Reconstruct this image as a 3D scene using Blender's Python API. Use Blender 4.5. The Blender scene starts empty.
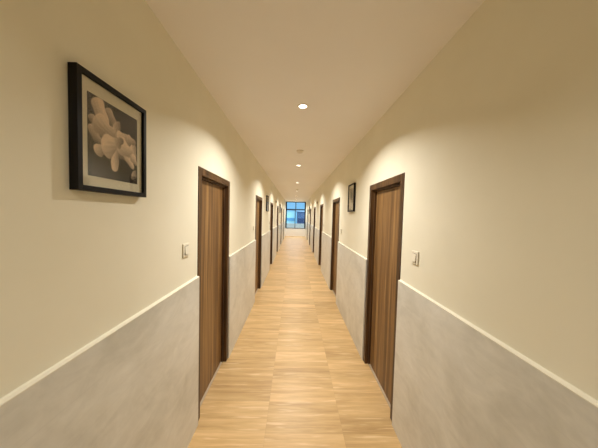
import bpy, bmesh, math, random
from mathutils import Matrix, Vector
random.seed(7)
scene = bpy.context.scene
COL = scene.collection
EYE = 1.706                      # camera height
CEIL = 2.722
WL, WR = -0.752, 0.857           # upper wall faces
DL, DR = -0.734, 0.839           # wainscot faces
DADO = 1.200
END = 18.0
BACK = -2.6
PITCH = 2.6                      # spacing of doors and downlights
D0, D1, DTOP = 1.81, 2.645, 2.060

# ------------------------------------------------------------------ helpers
def add_box(bm, x0, x1, y0, y1, z0, z1, mi=0):
    x0, x1 = min(x0, x1), max(x0, x1)
    y0, y1 = min(y0, y1), max(y0, y1)
    z0, z1 = min(z0, z1), max(z0, z1)
    v = [bm.verts.new((x, y, z)) for z in (z0, z1) for y in (y0, y1) for x in (x0, x1)]
    for f in ((0, 2, 3, 1), (4, 5, 7, 6), (0, 1, 5, 4), (2, 6, 7, 3), (0, 4, 6, 2), (1, 3, 7, 5)):
        bm.faces.new([v[i] for i in f]).material_index = mi

def obj(name, bm, mat, parent=None, bevel=0.0, smooth=False, mats=None):
    me = bpy.data.meshes.new(name)
    bmesh.ops.recalc_face_normals(bm, faces=bm.faces)
    bm.to_mesh(me); bm.free()
    for m in (mats or [mat]):
        me.materials.append(m)
    if smooth:
        for p in me.polygons: p.use_smooth = True
    o = bpy.data.objects.new(name, me)
    COL.objects.link(o)
    if parent: o.parent = parent
    if bevel:
        b = o.modifiers.new('bevel', 'BEVEL'); b.width = bevel; b.segments = 2; b.limit_method = 'ANGLE'
    return o

def box_obj(name, dims, mat, parent=None, bevel=0.0):
    bm = bmesh.new(); add_box(bm, *dims)
    return obj(name, bm, mat, parent, bevel)

def tag(o, label, cat, group=None, kind=None):
    o['label'] = label; o['category'] = cat
    if group: o['group'] = group
    if kind: o['kind'] = kind
    return o

def empty(name, loc):
    o = bpy.data.objects.new(name, None); o.location = loc; o.empty_display_size = 0.1
    COL.objects.link(o); return o

def copy_tree(o, parent=None):
    c = o.copy(); COL.objects.link(c)
    if parent: c.parent = parent
    for ch in [x for x in KIDS.get(o.name, [])]:
        copy_tree(ch, c)
    return c
KIDS = {}
def remember(root):
    for o in list(bpy.data.objects):
        if o.parent is not None:
            KIDS.setdefault(o.parent.name, [])
            if o not in KIDS[o.parent.name]: KIDS[o.parent.name].append(o)

def lathe(bm, prof, n=40, c=(0, 0, 0), close=True):
    rings = []
    for r, z in prof:
        if r < 1e-6:
            rings.append([bm.verts.new((c[0], c[1], c[2] + z))])
        else:
            rings.append([bm.verts.new((c[0] + r * math.cos(2 * math.pi * i / n), c[1] + r * math.sin(2 * math.pi * i / n), c[2] + z)) for i in range(n)])
    for a, b in zip(rings, rings[1:]):
        for i in range(n):
            j = (i + 1) % n
            if len(a) == 1 and len(b) == 1: continue
            if len(a) == 1: bm.faces.new((a[0], b[i], b[j]))
            elif len(b) == 1: bm.faces.new((a[i], a[j], b[0]))
            else: bm.faces.new((a[i], a[j], b[j], b[i]))

# ------------------------------------------------------------------ materials
def new_mat(name):
    m = bpy.data.materials.new(name); m.use_nodes = True
    nt = m.node_tree
    return m, nt, nt.nodes['Principled BSDF'] if 'Principled BSDF' in nt.nodes else nt.nodes.new('ShaderNodeBsdfPrincipled')

def N(nt, t, **kw):
    n = nt.nodes.new(t)
    for k, v in kw.items():
        setattr(n, k, v)
    return n

def srgb(r, g, b):
    f = lambda c: (c / 255) / 12.92 if c / 255 <= 0.04045 else ((c / 255 + 0.055) / 1.055) ** 2.4
    return (f(r), f(g), f(b), 1)

def ramp(nt, stops, fac=None):
    r = N(nt, 'ShaderNodeValToRGB')
    e = r.color_ramp.elements
    while len(e) < len(stops): e.new(0.5)
    for el, (p, c) in zip(e, stops):
        el.position = p; el.color = c
    if fac is not None: nt.links.new(fac, r.inputs[0])
    return r

def noise(nt, vec, scale, detail=4, rough=0.55, dist=0.0):
    n = N(nt, 'ShaderNodeTexNoise')
    n.inputs['Scale'].default_value = scale; n.inputs['Detail'].default_value = detail
    n.inputs['Roughness'].default_value = rough; n.inputs['Distortion'].default_value = dist
    nt.links.new(vec, n.inputs['Vector']); return n

def mapping(nt, vec, scale=(1, 1, 1), loc=(0, 0, 0)):
    m = N(nt, 'ShaderNodeMapping'); m.inputs['Scale'].default_value = scale; m.inputs['Location'].default_value = loc
    nt.links.new(vec, m.inputs['Vector']); return m.outputs[0]

def mathn(nt, op, a, b=None):
    m = N(nt, 'ShaderNodeMath', operation=op)
    for i, x in enumerate((a, b)):
        if x is None: continue
        if isinstance(x, (int, float)): m.inputs[i].default_value = x
        else: nt.links.new(x, m.inputs[i])
    return m.outputs[0]

def mixc(nt, fac, a, b, mode='MIX'):
    m = N(nt, 'ShaderNodeMix', data_type='RGBA', blend_type=mode)
    for s, x in ((m.inputs[0], fac), (m.inputs[6], a), (m.inputs[7], b)):
        if isinstance(x, (int, float)): s.default_value = x
        elif isinstance(x, tuple): s.default_value = x
        else: nt.links.new(x, s)
    return m.outputs[2]

def bump(nt, bsdf, h, strength, dist=0.002):
    b = N(nt, 'ShaderNodeBump'); b.inputs['Strength'].default_value = strength; b.inputs['Distance'].default_value = dist
    nt.links.new(h, b.inputs['Height']); nt.links.new(b.outputs[0], bsdf.inputs['Normal'])

def plain(name, col, rough=0.5, metal=0.0, spec=0.5, vary=0.0, scale=8):
    m, nt, b = new_mat(name)
    b.inputs['Roughness'].default_value = rough; b.inputs['Metallic'].default_value = metal
    b.inputs['Specular IOR Level'].default_value = spec
    tc = N(nt, 'ShaderNodeTexCoord')
    n = noise(nt, tc.outputs['Object'], scale, 3)
    lo = tuple(c * (1 - vary) for c in col[:3]) + (1,); hi = tuple(min(1, c * (1 + vary)) for c in col[:3]) + (1,)
    r = ramp(nt, [(0.3, lo), (0.7, hi)], n.outputs['Fac'])
    nt.links.new(r.outputs[0], b.inputs['Base Color'])
    return m

def paint_mat(name, c1, c2, rough=0.75, bumps=0.12):
    m, nt, b = new_mat(name)
    g = N(nt, 'ShaderNodeNewGeometry')
    n1 = noise(nt, g.outputs['Position'], 1.6, 4)
    r = ramp(nt, [(0.35, c1), (0.68, c2)], n1.outputs['Fac'])
    nt.links.new(r.outputs[0], b.inputs['Base Color'])
    b.inputs['Roughness'].default_value = rough
    b.inputs['Specular IOR Level'].default_value = 0.3
    n2 = noise(nt, g.outputs['Position'], 140, 3)
    bump(nt, b, n2.outputs['Fac'], bumps, 0.001)
    return m

M_WALL = paint_mat('cream_wall_paint', (0.77, 0.735, 0.595, 1), (0.82, 0.785, 0.65, 1))
M_CEIL = paint_mat('ceiling_paint', (0.86, 0.845, 0.845, 1), (0.88, 0.865, 0.865, 1), 0.85, 0.06)
M_LEDGE = paint_mat('white_ledge_plaster', (0.78, 0.75, 0.62, 1), (0.82, 0.79, 0.66, 1), 0.5, 0.03)

def wainscot_mat():
    m, nt, b = new_mat('grey_concrete_tile')
    g = N(nt, 'ShaderNodeNewGeometry')
    pos = g.outputs['Position']
    n1 = noise(nt, mapping(nt, pos, (1, 1.0, 1.3)), 2.0, 6, 0.6, 0.8)
    r = ramp(nt, [(0.28, (0.52, 0.51, 0.455, 1)), (0.5, (0.64, 0.63, 0.575, 1)), (0.75, (0.73, 0.725, 0.68, 1))], n1.outputs['Fac'])
    n2 = noise(nt, mapping(nt, pos, (1, 0.7, 1.8)), 6, 4, 0.6, 1.5)
    r2 = ramp(nt, [(0.4, (0.95, 0.95, 0.95, 1)), (0.6, (1.03, 1.03, 1.03, 1))], n2.outputs['Fac'])
    c = mixc(nt, 1.0, r.outputs[0], r2.outputs[0], 'MULTIPLY')
    # faint tile joints: rows 0.30 m high, 0.60 m long
    sp = N(nt, 'ShaderNodeSeparateXYZ'); nt.links.new(pos, sp.inputs[0])
    def joint(v, step, w):
        f = mathn(nt, 'FRACT', mathn(nt, 'DIVIDE', v, step))
        return mathn(nt, 'LESS_THAN', f, w / step)
    j = joint(sp.outputs[2], 0.1503, 0.003)
    c = mixc(nt, mathn(nt, 'MULTIPLY', j, 0.12), c, (0.36, 0.35, 0.32, 1))
    nt.links.new(c, b.inputs['Base Color'])
    rr = N(nt, 'ShaderNodeMapRange'); rr.inputs[3].default_value = 0.26; rr.inputs[4].default_value = 0.42
    nt.links.new(n2.outputs['Fac'], rr.inputs[0]); nt.links.new(rr.outputs[0], b.inputs['Roughness'])
    b.inputs['Specular IOR Level'].default_value = 0.45
    return m
M_DADO = wainscot_mat()

def floor_mat():
    m, nt, b = new_mat('honey_wood_floor_tile')
    g = N(nt, 'ShaderNodeNewGeometry')
    sp = N(nt, 'ShaderNodeSeparateXYZ'); nt.links.new(g.outputs['Position'], sp.inputs[0])
    x = mathn(nt, 'ADD', sp.outputs[0], 0.19 + 6.1)
    y = mathn(nt, 'ADD', sp.outputs[1], 12.0)
    cx = mathn(nt, 'FLOOR', mathn(nt, 'DIVIDE', x, 0.61))
    def cell(rowh, seed):
        cy = mathn(nt, 'FLOOR', mathn(nt, 'DIVIDE', y, rowh))
        cb = N(nt, 'ShaderNodeCombineXYZ')
        nt.links.new(cx, cb.inputs[0]); nt.links.new(cy, cb.inputs[1]); cb.inputs[2].default_value = seed
        w = N(nt, 'ShaderNodeTexWhiteNoise', noise_dimensions='3D'); nt.links.new(cb.outputs[0], w.inputs['Vector'])
        return w.outputs['Value']
    w1 = cell(0.1525, 1.0)                      # strips
    w2 = cell(0.61, 5.0)                        # whole tiles
    shift = mathn(nt, 'MULTIPLY', w2, 9.0)
    cb = N(nt, 'ShaderNodeCombineXYZ')
    nt.links.new(mathn(nt, 'ADD', sp.outputs[0], mathn(nt, 'MULTIPLY', w1, 3.0)), cb.inputs[0])
    nt.links.new(sp.outputs[1], cb.inputs[1]); nt.links.new(shift, cb.inputs[2])
    v = cb.outputs[0]
    n1 = noise(nt, mapping(nt, v, (1.6, 17, 1)), 1.0, 5, 0.6, 0.4)     # broad grain across the corridor
    n2 = noise(nt, mapping(nt, v, (4, 90, 1)), 1.0, 4, 0.6, 0.6)       # fine grain
    base = ramp(nt, [(0.25, srgb(178, 144, 96)), (0.5, srgb(202, 169, 119)), (0.66, srgb(215, 183, 134)), (0.8, srgb(234, 207, 164))], n1.outputs['Fac'])
    fine = ramp(nt, [(0.3, (0.90, 0.89, 0.87, 1)), (0.7, (1.05, 1.05, 1.05, 1))], n2.outputs['Fac'])
    c = mixc(nt, 1.0, base.outputs[0], fine.outputs[0], 'MULTIPLY')
    tint = ramp(nt, [(0.0, (0.86, 0.85, 0.82, 1)), (1.0, (1.06, 1.06, 1.06, 1))], w1)
    c = mixc(nt, 1.0, c, tint.outputs[0], 'MULTIPLY')
    tint2 = ramp(nt, [(0.0, (0.94, 0.93, 0.91, 1)), (1.0, (1.03, 1.03, 1.03, 1))], w2)
    c = mixc(nt, 1.0, c, tint2.outputs[0], 'MULTIPLY')
    fx = mathn(nt, 'FRACT', mathn(nt, 'DIVIDE', x, 0.61)); fy = mathn(nt, 'FRACT', mathn(nt, 'DIVIDE', y, 0.1525))
    jx = mathn(nt, 'LESS_THAN', fx, 0.006); jy = mathn(nt, 'LESS_THAN', fy, 0.015)
    n3 = noise(nt, mapping(nt, v, (3.2, 42, 1)), 1.0, 2, 0.5, 0.2)
    dash = ramp(nt, [(0.60, (0, 0, 0, 1)), (0.70, (1, 1, 1, 1))], n3.outputs['Fac'])
    c = mixc(nt, mathn(nt, 'MULTIPLY', dash.outputs[0], 0.42), c, srgb(238, 213, 172))
    j = mathn(nt, 'MAXIMUM', mathn(nt, 'MULTIPLY', jx, 0.18), mathn(nt, 'MULTIPLY', jy, 0.12))
    c = mixc(nt, j, c, srgb(150, 112, 70))
    nt.links.new(c, b.inputs['Base Color'])
    b.inputs['Roughness'].default_value = 0.38
    b.inputs['Specular IOR Level'].default_value = 0.45
    bump(nt, b, n2.outputs['Fac'], 0.05, 0.001)
    return m
M_FLOOR = floor_mat()

def wood_mat(name, cols, sx=7, fine=60, rough=0.42):
    """vertical grain wood; the stripes run along Z"""
    m, nt, b = new_mat(name)
    g = N(nt, 'ShaderNodeNewGeometry')
    pos = g.outputs['Position']
    n1 = noise(nt, mapping(nt, pos, (sx, sx, 0.35)), 1.6, 4, 0.55, 1.0)
    n2 = noise(nt, mapping(nt, pos, (fine, fine, 1.3)), 1.0, 4, 0.65, 0.4)
    f = mathn(nt, 'ADD', mathn(nt, 'MULTIPLY', n1.outputs['Fac'], 0.6), mathn(nt, 'MULTIPLY', n2.outputs['Fac'], 0.4))
    r = ramp(nt, [(0.38, cols[0]), (0.47, cols[1]), (0.54, cols[2]), (0.63, cols[3])], f)
    nt.links.new(r.outputs[0], b.inputs['Base Color'])
    b.inputs['Roughness'].default_value = rough
    b.inputs['Specular IOR Level'].default_value = 0.35
    bump(nt, b, n2.outputs['Fac'], 0.12, 0.0008)
    return m
M_DOOR = wood_mat('walnut_laminate', [srgb(84, 58, 33), srgb(112, 81, 47), srgb(132, 99, 59), srgb(156, 122, 77)], 12, 90)
M_FRAME = wood_mat('dark_walnut_frame', [srgb(50, 32, 18), srgb(72, 49, 28), srgb(88, 62, 36), srgb(106, 78, 48)], 9, 80)

M_BLACK = plain('black_picture_frame', (0.006, 0.005, 0.005), 0.5, spec=0.2, vary=0.2)
M_MAT = plain('ivory_mat_board', (0.86, 0.80, 0.63), 0.9, vary=0.03)
M_SWITCH = plain('ivory_switch_plastic', (0.78, 0.74, 0.62), 0.35, vary=0.02)
M_SWITCH_DARK = plain('grey_switch_gap', (0.16, 0.14, 0.11), 0.5, vary=0.05)
M_WIN = plain('dark_window_aluminium', (0.006, 0.009, 0.014), 0.6, spec=0.2, vary=0.1)
M_RING = plain('white_downlight_ring', (0.85, 0.8, 0.72), 0.4, vary=0.02)
M_DET = plain('off_white_detector_plastic', (0.72, 0.67, 0.6), 0.5, vary=0.03)
M_SIGN = plain('taupe_wall_box', (0.55, 0.5, 0.42), 0.5, vary=0.05)
M_THRESH = plain('pale_threshold', (0.45, 0.36, 0.25), 0.4, vary=0.05)

def glass_mat(name, tint, gloss=0.08, gc=1.0):
    m = bpy.data.materials.new(name); m.use_nodes = True
    nt = m.node_tree; nt.nodes.clear()
    out = N(nt, 'ShaderNodeOutputMaterial')
    tr = N(nt, 'ShaderNodeBsdfTransparent'); tr.inputs[0].default_value = tint
    gl = N(nt, 'ShaderNodeBsdfGlossy'); gl.inputs[0].default_value = (gc, gc, gc, 1); gl.inputs['Roughness'].default_value = 0.02
    fr = N(nt, 'ShaderNodeFresnel'); fr.inputs['IOR'].default_value = 1.45
    f = mathn(nt, 'MULTIPLY', fr.outputs[0], gloss / 0.08)
    mx = N(nt, 'ShaderNodeMixShader')
    nt.links.new(f, mx.inputs[0]); nt.links.new(tr.outputs[0], mx.inputs[1]); nt.links.new(gl.outputs[0], mx.inputs[2])
    nt.links.new(mx.outputs[0], out.inputs[0])
    return m
M_PANE = glass_mat('window_glass', (0.94, 0.98, 1.0, 1))
M_PGLASS = glass_mat('picture_glass', (0.97, 0.97, 0.96, 1), 0.02, 0.5)

def emit_mat(name, col, s):
    m, nt, b = new_mat(name)
    b.inputs['Base Color'].default_value = col
    b.inputs['Emission Color'].default_value = col
    b.inputs['Emission Strength'].default_value = s
    return m
M_LENS = emit_mat('glowing_diffuser', (1, 0.93, 0.8, 1), 6.0)

# ------------------------------------------------------------------ room shell
tag(box_obj('floor', (-1.2, 1.3, BACK, END + 0.2, -0.1, 0.0), M_FLOOR), 'honey coloured wood look tiled corridor floor laid crosswise', 'floor', kind='structure')
tag(box_obj('ceiling', (-1.2, 1.3, BACK, END + 0.2, CEIL, CEIL + 0.1), M_CEIL), 'plain flat painted ceiling running down the whole corridor', 'ceiling', kind='structure')

NDOOR = 6
spans = [(D0 + PITCH * k, D1 + PITCH * k) for k in range(NDOOR)]

def span(side, k):
    a, b = spans[k]
    return (a - 0.015, b) if side == 'left' else (a, b)

def wall_side(name, x, outx, label):
    bm = bmesh.new()
    side = name[5:]; sps = [span(side, k) for k in range(NDOOR)]
    ys = [BACK] + [v for s in sps for v in s] + [END]
    for i in range(0, len(ys), 2):
        add_box(bm, x, outx, ys[i], ys[i + 1], 0, CEIL)
    for a, b in sps:
        add_box(bm, x, outx, a, b, DTOP, CEIL)
    tag(obj(name, bm, M_WALL), label, 'wall', kind='structure')
wall_side('wall_left', WL, WL - 0.16, 'cream painted upper wall with the large floral picture and grey wainscot')
wall_side('wall_right', WR, WR + 0.16, 'cream painted wall on the right with tall walnut doors')
tag(box_obj('wall_back', (WL - 0.16, WR + 0.16, BACK - 0.1, BACK, 0, CEIL), M_WALL), 'cream wall closing the corridor behind the camera', 'wall', kind='structure')
SILL, WTOP = 0.60, 2.70
bm = bmesh.new()
add_box(bm, WL - 0.16, WR + 0.16, END, END + 0.12, 0, SILL)
add_box(bm, WL - 0.16, WR + 0.16, END, END + 0.12, WTOP, CEIL)
add_box(bm, WL - 0.16, -0.735, END, END + 0.12, SILL, WTOP)
add_box(bm, 0.84, WR + 0.16, END, END + 0.12, SILL, WTOP)
tag(obj('wall_end', bm, paint_mat('daylit_end_wall_paint', (0.84, 0.84, 0.84, 1), (0.87, 0.87, 0.87, 1))), 'low pale parapet wall under the end window', 'wall', kind='structure')  # whiter than the side walls: window daylight put into the paint colour

# wainscot sections between the doors
ORD = ['first', 'second', 'third', 'fourth', 'fifth', 'sixth', 'seventh']
tn = 0
for side, wx, dx in (('left', WL, DL), ('right', WR, DR)):
    ys = [BACK] + [v for k in range(NDOOR) for v in span(side, k)] + [END]
    for i in range(0, len(ys), 2):
        y0, y1 = ys[i], ys[i + 1]
        tn += 1
        k = i // 2
        e0 = 0.0 if k == 0 else 0.003
        e1 = 0.0 if k == NDOOR else 0.003
        p = box_obj('trim_%d' % tn, (wx, dx, y0 + e0, y1 - e1, 0, DADO), M_DADO)
        if k == 0: where = 'nearest grey tiled wainscot section on the %s wall before the first door' % side
        elif k == NDOOR: where = 'last grey wainscot section on the %s wall beside the end window' % side
        else: where = 'grey wainscot section on the %s wall between its %s and %s doors' % (side, ORD[k - 1], ORD[k])
        tag(p, where, 'wainscot', kind='structure')
        # plaster ledge on top: flat nosing then a cove up to the wall
        s = 1 if wx < dx else -1
        bm = bmesh.new()
        prof = [(0.0, 0.0), (0.0178, 0.0), (0.0184, 0.0015), (0.0178, 0.003), (0.006, 0.005), (0.0, 0.009)]
        a = [bm.verts.new((wx + s * px, y0 + e0, DADO + pz)) for px, pz in prof]
        b_ = [bm.verts.new((wx + s * px, y1 - e1, DADO + pz)) for px, pz in prof]
        for q in range(len(prof)):
            r = (q + 1) % len(prof)
            bm.faces.new((a[q], a[r], b_[r], b_[q]))
        bm.faces.new(a); bm.faces.new(b_[::-1])
        l = obj('ledge', bm, M_LEDGE, p)
        l['label'] = 'thin cream plaster ledge capping the grey tiles'

# ------------------------------------------------------------------ doors
CAS = 0.062
def make_door(side, n, k):
    wx = WL if side == 'left' else WR
    out = -1 if side == 'left' else 1          # away from the corridor
    y0, y1 = span(side, k)
    root = empty('door_%d' % n, (wx, (y0 + y1) / 2, 0))
    L = lambda bm, a, b, c, d, e, f: add_box(bm, out * a, out * b, c - (y0 + y1) / 2, d - (y0 + y1) / 2, e, f)
    face = -0.006
    bm = bmesh.new()
    L(bm, face, 0.10, y0 + .001, y0 + CAS, 0, DTOP - .001)
    L(bm, face, 0.10, y1 - CAS, y1 - .001, 0, DTOP - .001)
    L(bm, face, 0.10, y0 + CAS, y1 - CAS, DTOP - CAS, DTOP - .001)
    # rebate / door stop set back from the face
    L(bm, 0.030, 0.10, y0 + CAS, y0 + CAS + 0.016, 0, DTOP - CAS)
    L(bm, 0.030, 0.10, y1 - CAS - 0.016, y1 - CAS, 0, DTOP - CAS)
    L(bm, 0.030, 0.10, y0 + CAS + 0.016, y1 - CAS - 0.016, DTOP - CAS - 0.016, DTOP - CAS)
    fr = obj('door_frame', bm, M_FRAME, root, bevel=0.002)
    fr['label'] = 'darker walnut frame around the door leaf'
    bm = bmesh.new()
    L(bm, 0.050, 0.09, y0 + CAS + 0.018, y1 - CAS - 0.018, 0.012, DTOP - CAS - 0.018)
    lf = obj('door_panel', bm, M_DOOR, root, bevel=0.0015)
    bm = bmesh.new()
    L(bm, 0.034, 0.10, y0 + CAS + 0.017, y1 - CAS - 0.017, 0.0, 0.009)
    th = obj('threshold', bm, M_THRESH, root)
    th['label'] = 'thin pale threshold strip'
    ordn = ORD[k]
    near = 'nearest' if k == 0 else ordn + ' nearest'
    if k == NDOOR - 1: near = 'farthest'
    tag(root, '%s walnut door in a dark frame on the %s wall' % (near, side), 'door', kind='structure')
n = 0
for side in ('left', 'right'):
    for k in range(NDOOR):
        n += 1; make_door(side, n, k)

# ------------------------------------------------------------------ switches
def make_switch():
    r = empty('light_switch', (0, 0, 0))       # local: plate in the YZ plane, facing +X
    bm = bmesh.new(); add_box(bm, 0.0, 0.009, -0.043, 0.043, -0.046, 0.046)
    obj('face_plate', bm, M_SWITCH, r, bevel=0.003)
    bm = bmesh.new(); add_box(bm, 0.009, 0.0098, -0.026, 0.026, -0.031, 0.031)
    obj('rocker_surround', bm, M_SWITCH_DARK, r)
    bm = bmesh.new()
    v = [bm.verts.new(p) for p in ((0.0098, -0.023, -0.028), (0.0098, 0.023, -0.028), (0.0098, 0.023, 0.028), (0.0098, -0.023, 0.028),
                                   (0.016, -0.023, -0.028), (0.016, 0.023, -0.028), (0.0115, 0.023, 0.028), (0.0115, -0.023, 0.028))]
    for f in ((0, 1, 2, 3), (4, 5, 6, 7), (0, 1, 5, 4), (1, 2, 6, 5), (2, 3, 7, 6), (3, 0, 4, 7)): bm.faces.new([v[i] for i in f])
    obj('rocker', bm, M_SWITCH, r, bevel=0.001)
    return r
sw = make_switch(); remember(sw)
first = True
for side in ('left', 'right'):
    for k in range(NDOOR):
        o = sw if first else copy_tree(sw); first = False
        o.location = (WL if side == 'left' else WR, D0 + PITCH * k - 0.215, 1.44 if side == 'left' else 1.425)
        o.rotation_euler = (0, 0, 0 if side == 'left' else math.pi)
        tag(o, 'ivory square rocker switch on the %s wall just before its %s door' % (side, ORD[k]), 'light switch', 'light switches beside the doors')

# ------------------------------------------------------------------ pictures
PW, PH, PT = 0.352, 0.413, 0.030
def flower(u, v):
    """sepia blossom study: returns an sRGB-like colour triple"""
    bgl = 0.165 + 0.05 * math.sin(5 * u + 2 * v) + 0.05 * (v - .5)
    # dim leaf streaks in the lower part
    if v < 0.42:
        bgl += 0.045 * max(0, math.sin(17 * u + 5 * v * (u - .4) * 4)) * (0.42 - v) / 0.42 * 1.6
    val = bgl
    # (u, v, half-length, half-width, angle deg, brightness)
    petals = [(.36, .56, .26, .17, -25, .42), (.74, .46, .24, .17, -20, .46), (.10, .66, .10, .05, -60, .50), (.16, .50, .17, .055, -42, .56), (.43, .80, .16, .07, -62, .52),
              (.52, .70, .16, .07, 70, .60), (.24, .80, .21, .105, -66, .66), (.33, .63, .22, .13, -30, .60),
              (.22, .36, .11, .075, 28, .62), (.45, .45, .20, .14, 12, .66), (.50, .28, .17, .065, 78, .68),
              (.70, .62, .15, .10, 20, .62), (.88, .50, .14, .09, 70, .70), (.80, .36, .18, .085, -58, .74),
              (.72, .48, .17, .12, -10, .68), (.92, .36, .10, .06, -50, .64), (.58, .55, .10, .07, 45, .52),
              (.86, .64, .10, .06, -10, .58), (.93, .15, .07, .055, 60, .50), (.90, .09, .05, .03, 20, .42)]
    A = 0.85   # width / height of the print
    for pu, pv, hl, hw, an, br in petals:
        dx, dy = (u - pu) * A, (v - pv)
        c, s = math.cos(math.radians(an)), math.sin(math.radians(an))
        a, b = dx * c + dy * s, -dx * s + dy * c
        b += 0.10 * hw * math.sin(a / hl * 3 + pu * 9)              # slightly ruffled outline
        q = a / hl
        wloc = hw * (1 - 0.30 * q + 0.12 * math.sin(5 * q + pv * 8))
        d = q * q * q * q + (b / max(wloc, .01)) ** 2 if q < 0 else q * q + (b / max(wloc, .01)) ** 2
        if d < 1:
            rim = 0.06 * math.exp(-((d - .8) / .12) ** 2)
            vein = 0.035 * math.sin(b / wloc * 16 + q * 2) * (1 - d)
            sh = br * 1.52 * (0.62 + 0.40 * (0.5 + 0.5 * b / wloc)) - 0.13 * q + rim + vein
            t = min(1, (1 - d) / 0.30); t = t * t * (3 - 2 * t)
            val = val * (1 - t) + sh * t
    val = max(0.08, min(0.97, val))
    return (val * 1.02, val * 0.91, val * 0.79)

def pale(u, v):
    """pale print with a soft stem, glass reflection painted into its light tone, for the smaller visible pictures"""
    b = 0.82 + 0.08 * math.sin(3 * u + 4 * v) - 0.12 * math.exp(-((u - .5 - .1 * math.sin(5 * v)) / .07) ** 2)
    b -= 0.22 * math.exp(-(((u - .55) / .22) ** 2 + ((v - .62) / .18) ** 2))
    return (b, b * 0.94, b * 0.84)

def make_print_mesh(fn, w, h, nu, nv):
    me = bpy.data.meshes.new('photo_print')
    vs = [(0, (i / nu - .5) * w, (j / nv - .5) * h) for j in range(nv + 1) for i in range(nu + 1)]
    fs = [(j * (nu + 1) + i, j * (nu + 1) + i + 1, (j + 1) * (nu + 1) + i + 1, (j + 1) * (nu + 1) + i) for j in range(nv) for i in range(nu)]
    me.from_pydata(vs, [], fs)
    ca = me.color_attributes.new('ink', 'FLOAT_COLOR', 'POINT')
    for j in range(nv + 1):
        for i in range(nu + 1):
            r, g, b = fn(i / nu, j / nv)
            c = srgb(min(255, r * 255), min(255, g * 255), min(255, b * 255))
            ca.data[j * (nu + 1) + i].color = c
    return me
def ink_mat():
    m, nt, b = new_mat('printed_photo_paper')
    a = N(nt, 'ShaderNodeAttribute'); a.attribute_name = 'ink'
    nt.links.new(a.outputs['Color'], b.inputs['Base Color'])
    b.inputs['Roughness'].default_value = 0.6; b.inputs['Specular IOR Level'].default_value = 0.2
    return m
M_INK = ink_mat()

def frame_mesh(parent, w, h, t, m, mat):
    bm = bmesh.new()
    add_box(bm, 0, t, -w / 2, -w / 2 + m, -h / 2, h / 2)
    add_box(bm, 0, t, w / 2 - m, w / 2, -h / 2, h / 2)
    add_box(bm, 0, t, -w / 2 + m, w / 2 - m, -h / 2, -h / 2 + m)
    add_box(bm, 0, t, -w / 2 + m, w / 2 - m, h / 2 - m, h / 2)
    return obj('frame', bm, mat, parent, bevel=0.0012)

def make_picture(fn, name, nu, nv):
    """local: hangs in the YZ plane facing +X, u runs along +Y"""
    r = empty(name, (0, 0, 0))
    frame_mesh(r, PW, PH, PT, 0.019, M_BLACK)
    bm = bmesh.new(); add_box(bm, 0.004, 0.018, -PW / 2 + 0.017, PW / 2 - 0.017, -PH / 2 + 0.017, PH / 2 - 0.017)
    obj('mat_board', bm, M_MAT, r)
    me = make_print_mesh(fn, 0.254, 0.292, nu, nv); me.materials.append(M_INK)
    p = bpy.data.objects.new('photo_print', me); p.location = (0.0187, 0.0, -0.004); COL.objects.link(p); p.parent = r
    bm = bmesh.new(); add_box(bm, 0.0215, 0.0230, -PW / 2 + 0.0185, PW / 2 - 0.0185, -PH / 2 + 0.0185, PH / 2 - 0.0185)
    obj('glass', bm, M_PGLASS, r)
    return r
PZ = EYE + 0.270
p1 = make_picture(flower, 'framed_picture', 96, 116)
p1.location = (WL, 0.957, PZ)
tag(p1, 'black framed sepia flower photograph with cream mat, nearest picture on left wall', 'picture')
p2 = make_picture(pale, 'framed_picture', 30, 36); remember(p2)
p2.location = (WR, 3.45, PZ); p2.rotation_euler = (0, 0, math.pi)
tag(p2, 'black framed pale picture on right wall between its first two doors', 'picture', 'small framed pictures further down the corridor')
for side, y, lab in (('left', 6.13, 'small framed picture on left wall between its second and third doors'),
                     ('left', 11.33, 'small framed picture on left wall between its fourth and fifth doors'),
                     ('right', 13.65, 'small framed picture on right wall between its fifth and sixth doors')):
    o = copy_tree(p2)
    o.location = (WL if side == 'left' else WR, y, PZ); o.rotation_euler = (0, 0, 0 if side == 'left' else math.pi)
    tag(o, lab, 'picture', 'small framed pictures further down the corridor')

# ------------------------------------------------------------------ ceiling fittings
LX = 0.048
def make_downlight():
    r = empty('ceiling_downlight', (0, 0, 0))
    bm = bmesh.new(); lathe(bm, [(0.036, 0.0), (0.038, -0.004), (0.047, -0.006), (0.053, -0.003), (0.054, 0.0), (0.036, 0.0)], 48)
    obj('trim_ring', bm, M_RING, r, smooth=True)
    bm = bmesh.new(); lathe(bm, [(0.0, -0.004), (0.02, -0.0038), (0.0365, -0.0025)], 48)
    ln = obj('lens', bm, M_LENS, r, smooth=True)
    ln['label'] = 'glowing warm white lens'
    return r
dl = make_downlight(); remember(dl)
lab = ['nearest glowing round downlight in the ceiling between the first pair of doors',
       'second nearest glowing round downlight, over the second pair of doors',
       'third nearest glowing round downlight, over the third pair of doors',
       'fourth nearest round ceiling downlight, over the fourth pair of doors',
       'fifth nearest round ceiling downlight, over the fifth pair of doors',
       'sixth nearest round ceiling downlight, over the farthest pair of doors',
       'added round ceiling downlight brightening the corridor end, directly before the end window']
POWER = 30.0
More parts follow.
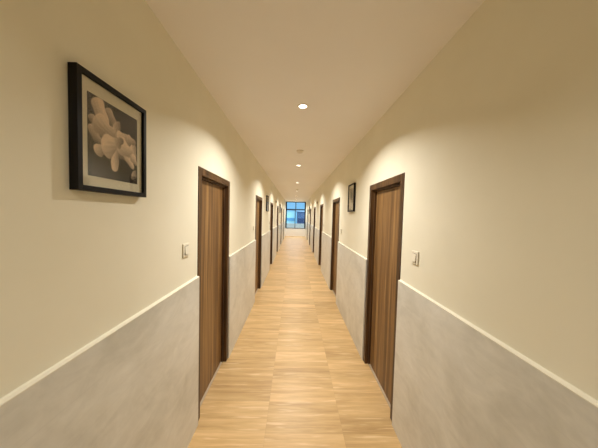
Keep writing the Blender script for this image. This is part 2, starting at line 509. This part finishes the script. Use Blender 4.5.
for k in range(-1, 7):  # the last fitting is added to brighten the end wall, for want of daylight
    o = dl if k == 0 else None
    if k == 0: o = dl
    else: o = copy_tree(dl)
    o.location = (LX, min(2.2 + PITCH * k, 17.5), CEIL)
    tag(o, lab[k] if k >= 0 else 'round glowing downlight in the ceiling behind the camera', 'ceiling light', 'round ceiling downlights in one row')
    li = bpy.data.lights.new('downlight_lamp', 'AREA'); li.shape = 'DISK'; li.size = 0.07
    li.energy = POWER if k >= 0 else POWER * 0.30; li.color = (1.0, 0.955, 0.875); li.spread = math.radians(138)
    lo = bpy.data.objects.new('downlight_lamp', li); lo.location = (0, 0, -0.012); COL.objects.link(lo); lo.parent = o

def make_detector():
    r = empty('smoke_detector', (0, 0, 0))
    bm = bmesh.new(); lathe(bm, [(0.0, 0.0), (0.055, 0.0), (0.055, -0.012), (0.050, -0.016)], 40)
    obj('base', bm, M_DET, r, smooth=False)
    bm = bmesh.new(); lathe(bm, [(0.050, -0.016), (0.044, -0.030), (0.030, -0.040), (0.012, -0.043), (0.0, -0.043)], 40)
    obj('sensor_cover', bm, M_DET, r, smooth=True)
    return r
de = make_detector(); remember(de)
de.location = (0.055, 3.70, CEIL)
tag(de, 'round beige smoke detector on the ceiling between the nearest two downlights', 'smoke detector', 'smoke detectors on the ceiling')
o = copy_tree(de); o.location = (0.055, 9.25, CEIL)
tag(o, 'distant round smoke detector on the ceiling just before the fourth downlight', 'smoke detector', 'smoke detectors on the ceiling')

def make_box():
    r = empty('wall_speaker', (0, 0, 0))
    bm = bmesh.new(); add_box(bm, 0, 0.04, -0.05, 0.05, -0.045, 0.045)
    obj('casing', bm, M_SIGN, r, bevel=0.006)
    bm = bmesh.new()
    for i in range(5): add_box(bm, 0.0402, 0.0415, -0.036, 0.036, -0.032 + i * 0.015, -0.026 + i * 0.015)
    obj('grille', bm, M_SWITCH_DARK, r)
    return r
wb = make_box(); remember(wb)
wb.location = (WL, 8.83, EYE + 0.47)
tag(wb, 'tiny taupe box high on left wall between its third and fourth doors', 'wall speaker', 'small boxes high on the walls')
o = copy_tree(wb); o.location = (WR, 8.83, EYE + 0.47); o.rotation_euler = (0, 0, math.pi)
tag(o, 'tiny taupe box high on right wall between its third and fourth doors', 'wall speaker', 'small boxes high on the walls')

# ------------------------------------------------------------------ end window
x0, x1 = -0.735, 0.84
wy = END + 0.05
root = empty('window_1', ((x0 + x1) / 2, wy, SILL))
cx = (x0 + x1) / 2
def WB(bm, a, b, c, d, y0=-0.03, y1=0.03): add_box(bm, a - cx, b - cx, y0, y1, c - SILL, d - SILL)
TR = 2.09
bm = bmesh.new(); T = 0.095
WB(bm, x0, x0 + T, SILL, WTOP); WB(bm, x1 - T, x1, SILL, WTOP)
WB(bm, x0 + T, x1 - T, SILL, SILL + 0.05); WB(bm, x0 + T, x1 - T, WTOP - 0.055, WTOP)
obj('window_frame', bm, M_WIN, root, bevel=0.003)
bm = bmesh.new(); WB(bm, x0 + T, x1 - T, TR - 0.045, TR + 0.045)
obj('transom', bm, M_WIN, root)
bm = bmesh.new(); WB(bm, cx - 0.03, cx + 0.03, TR + 0.035, WTOP - 0.055)
obj('mullion', bm, M_WIN, root)
bm = bmesh.new(); WB(bm, cx - 0.06, cx - 0.01, SILL + 0.05, TR - 0.035, -0.045, 0.0)
obj('sash_stile', bm, M_WIN, root)
for a, b, c, d in ((x0 + T, cx - 0.03, TR + 0.035, WTOP - 0.055), (cx + 0.03, x1 - T, TR + 0.035, WTOP - 0.055),
                   (x0 + T, cx - 0.035, SILL + 0.05, TR - 0.035), (cx - 0.035, x1 - T, SILL + 0.05, TR - 0.035)):
    bm = bmesh.new(); WB(bm, a, b, c, d, 0.004, 0.01)
    obj('pane', bm, M_PANE, root)
tag(root, 'dark framed four pane window filling the corridor end with blue view', 'window', kind='structure')

# ------------------------------------------------------------------ outside
M_TERR = plain('grey_terrace_concrete', srgb(176, 172, 162), 0.8, vary=0.15, scale=1.5)
M_NAVY = plain('dark_blue_cladding', srgb(84, 112, 150), 0.5, vary=0.12, scale=1)
M_NAVY2 = plain('dark_blue_glazing', srgb(52, 74, 112), 0.25, vary=0.1, scale=1)
M_CYAN = plain('light_blue_cladding', srgb(190, 245, 252), 0.5, vary=0.08, scale=1)
M_BAND = plain('mid_blue_band', srgb(110, 180, 220), 0.4, vary=0.08, scale=1)
M_PALE = plain('pale_blue_cladding', srgb(165, 200, 225), 0.6, vary=0.06, scale=1)
tag(box_obj('ground', (-25, 25, END + 0.3, 60, -1.2, -1.0), M_TERR), 'grey concrete terrace outside beyond the end window', 'ground', kind='structure')

tag(box_obj('parapet_wall', (-4, 4, 21.5, 21.7, -1.0, 0.86), plain('grey_tan_render', srgb(190, 186, 172), 0.8, vary=0.08), None), 'low grey parapet wall on the terrace outside the end window', 'parapet', kind='structure')

def building(loc, w, h, d, wallm, bandm, bands, label, nwin):
    r = empty('neighbouring_building', loc)
    bm = bmesh.new(); add_box(bm, -w / 2, w / 2, 0, d, 0, h)
    obj('facade', bm, wallm, r)
    for z0, z1 in bands:
        step = w / nwin
        for i in range(nwin):
            bm = bmesh.new(); add_box(bm, -w / 2 + i * step + 0.08, -w / 2 + (i + 1) * step - 0.08, -0.05, -0.002, z0, z1)
            obj('window', bm, bandm, r)
    bm = bmesh.new(); add_box(bm, -w / 2 - 0.1, w / 2 + 0.1, -0.12, d + 0.1, h + 0.001, h + 0.15)
    obj('roof_parapet', bm, M_PALE, r)
    tag(r, label, 'building')
building((-1.95, 26, -1.0), 4.0, 3.15, 5, M_CYAN, M_BAND, [(0.6, 1.2), (2.0, 2.3)], 'light cyan building outside seen through the left half of the end window', 3)
building((2.75, 24.5, -1.0), 5.0, 3.0, 5, M_NAVY, M_NAVY2, [(0.5, 1.1), (1.7, 2.3)], 'dark blue building outside seen through the right half of the end window', 4)

# ------------------------------------------------------------------ sky, camera
w = bpy.data.worlds.new('sky'); scene.world = w; w.use_nodes = True
nt = w.node_tree; bg = nt.nodes['Background']
tc = N(nt, 'ShaderNodeTexCoord'); sp = N(nt, 'ShaderNodeSeparateXYZ'); nt.links.new(tc.outputs['Generated'], sp.inputs[0])
r = ramp(nt, [(0.0, srgb(120, 178, 214)), (0.12, srgb(100, 160, 205)), (0.22, srgb(120, 170, 215)), (0.45, (1.5, 1.75, 2.0, 1))], sp.outputs[2])
nt.links.new(r.outputs[0], bg.inputs['Color']); bg.inputs['Strength'].default_value = 1.5

f = 230.0
yaw, pit, rol = math.radians(1.06), math.radians(2.34), math.radians(1.5)
cam = bpy.data.cameras.new('camera'); cam.sensor_fit = 'HORIZONTAL'; cam.sensor_width = 36; cam.lens = 36 * f / 598
cam.clip_start = 0.02; cam.clip_end = 200
co = bpy.data.objects.new('camera', cam); COL.objects.link(co)
co.matrix_world = Matrix.Translation((0, 0, EYE)) @ Matrix.Rotation(-yaw, 4, 'Z') @ Matrix.Rotation(math.pi / 2 - pit, 4, 'X') @ Matrix.Rotation(rol, 4, 'Z')
scene.camera = co
scene.view_settings.view_transform = 'Standard'
scene.view_settings.look = 'None'
scene.view_settings.exposure = 0.0
scene.cycles.max_bounces = 12
scene.cycles.diffuse_bounces = 8
scene.cycles.sample_clamp_indirect = 6
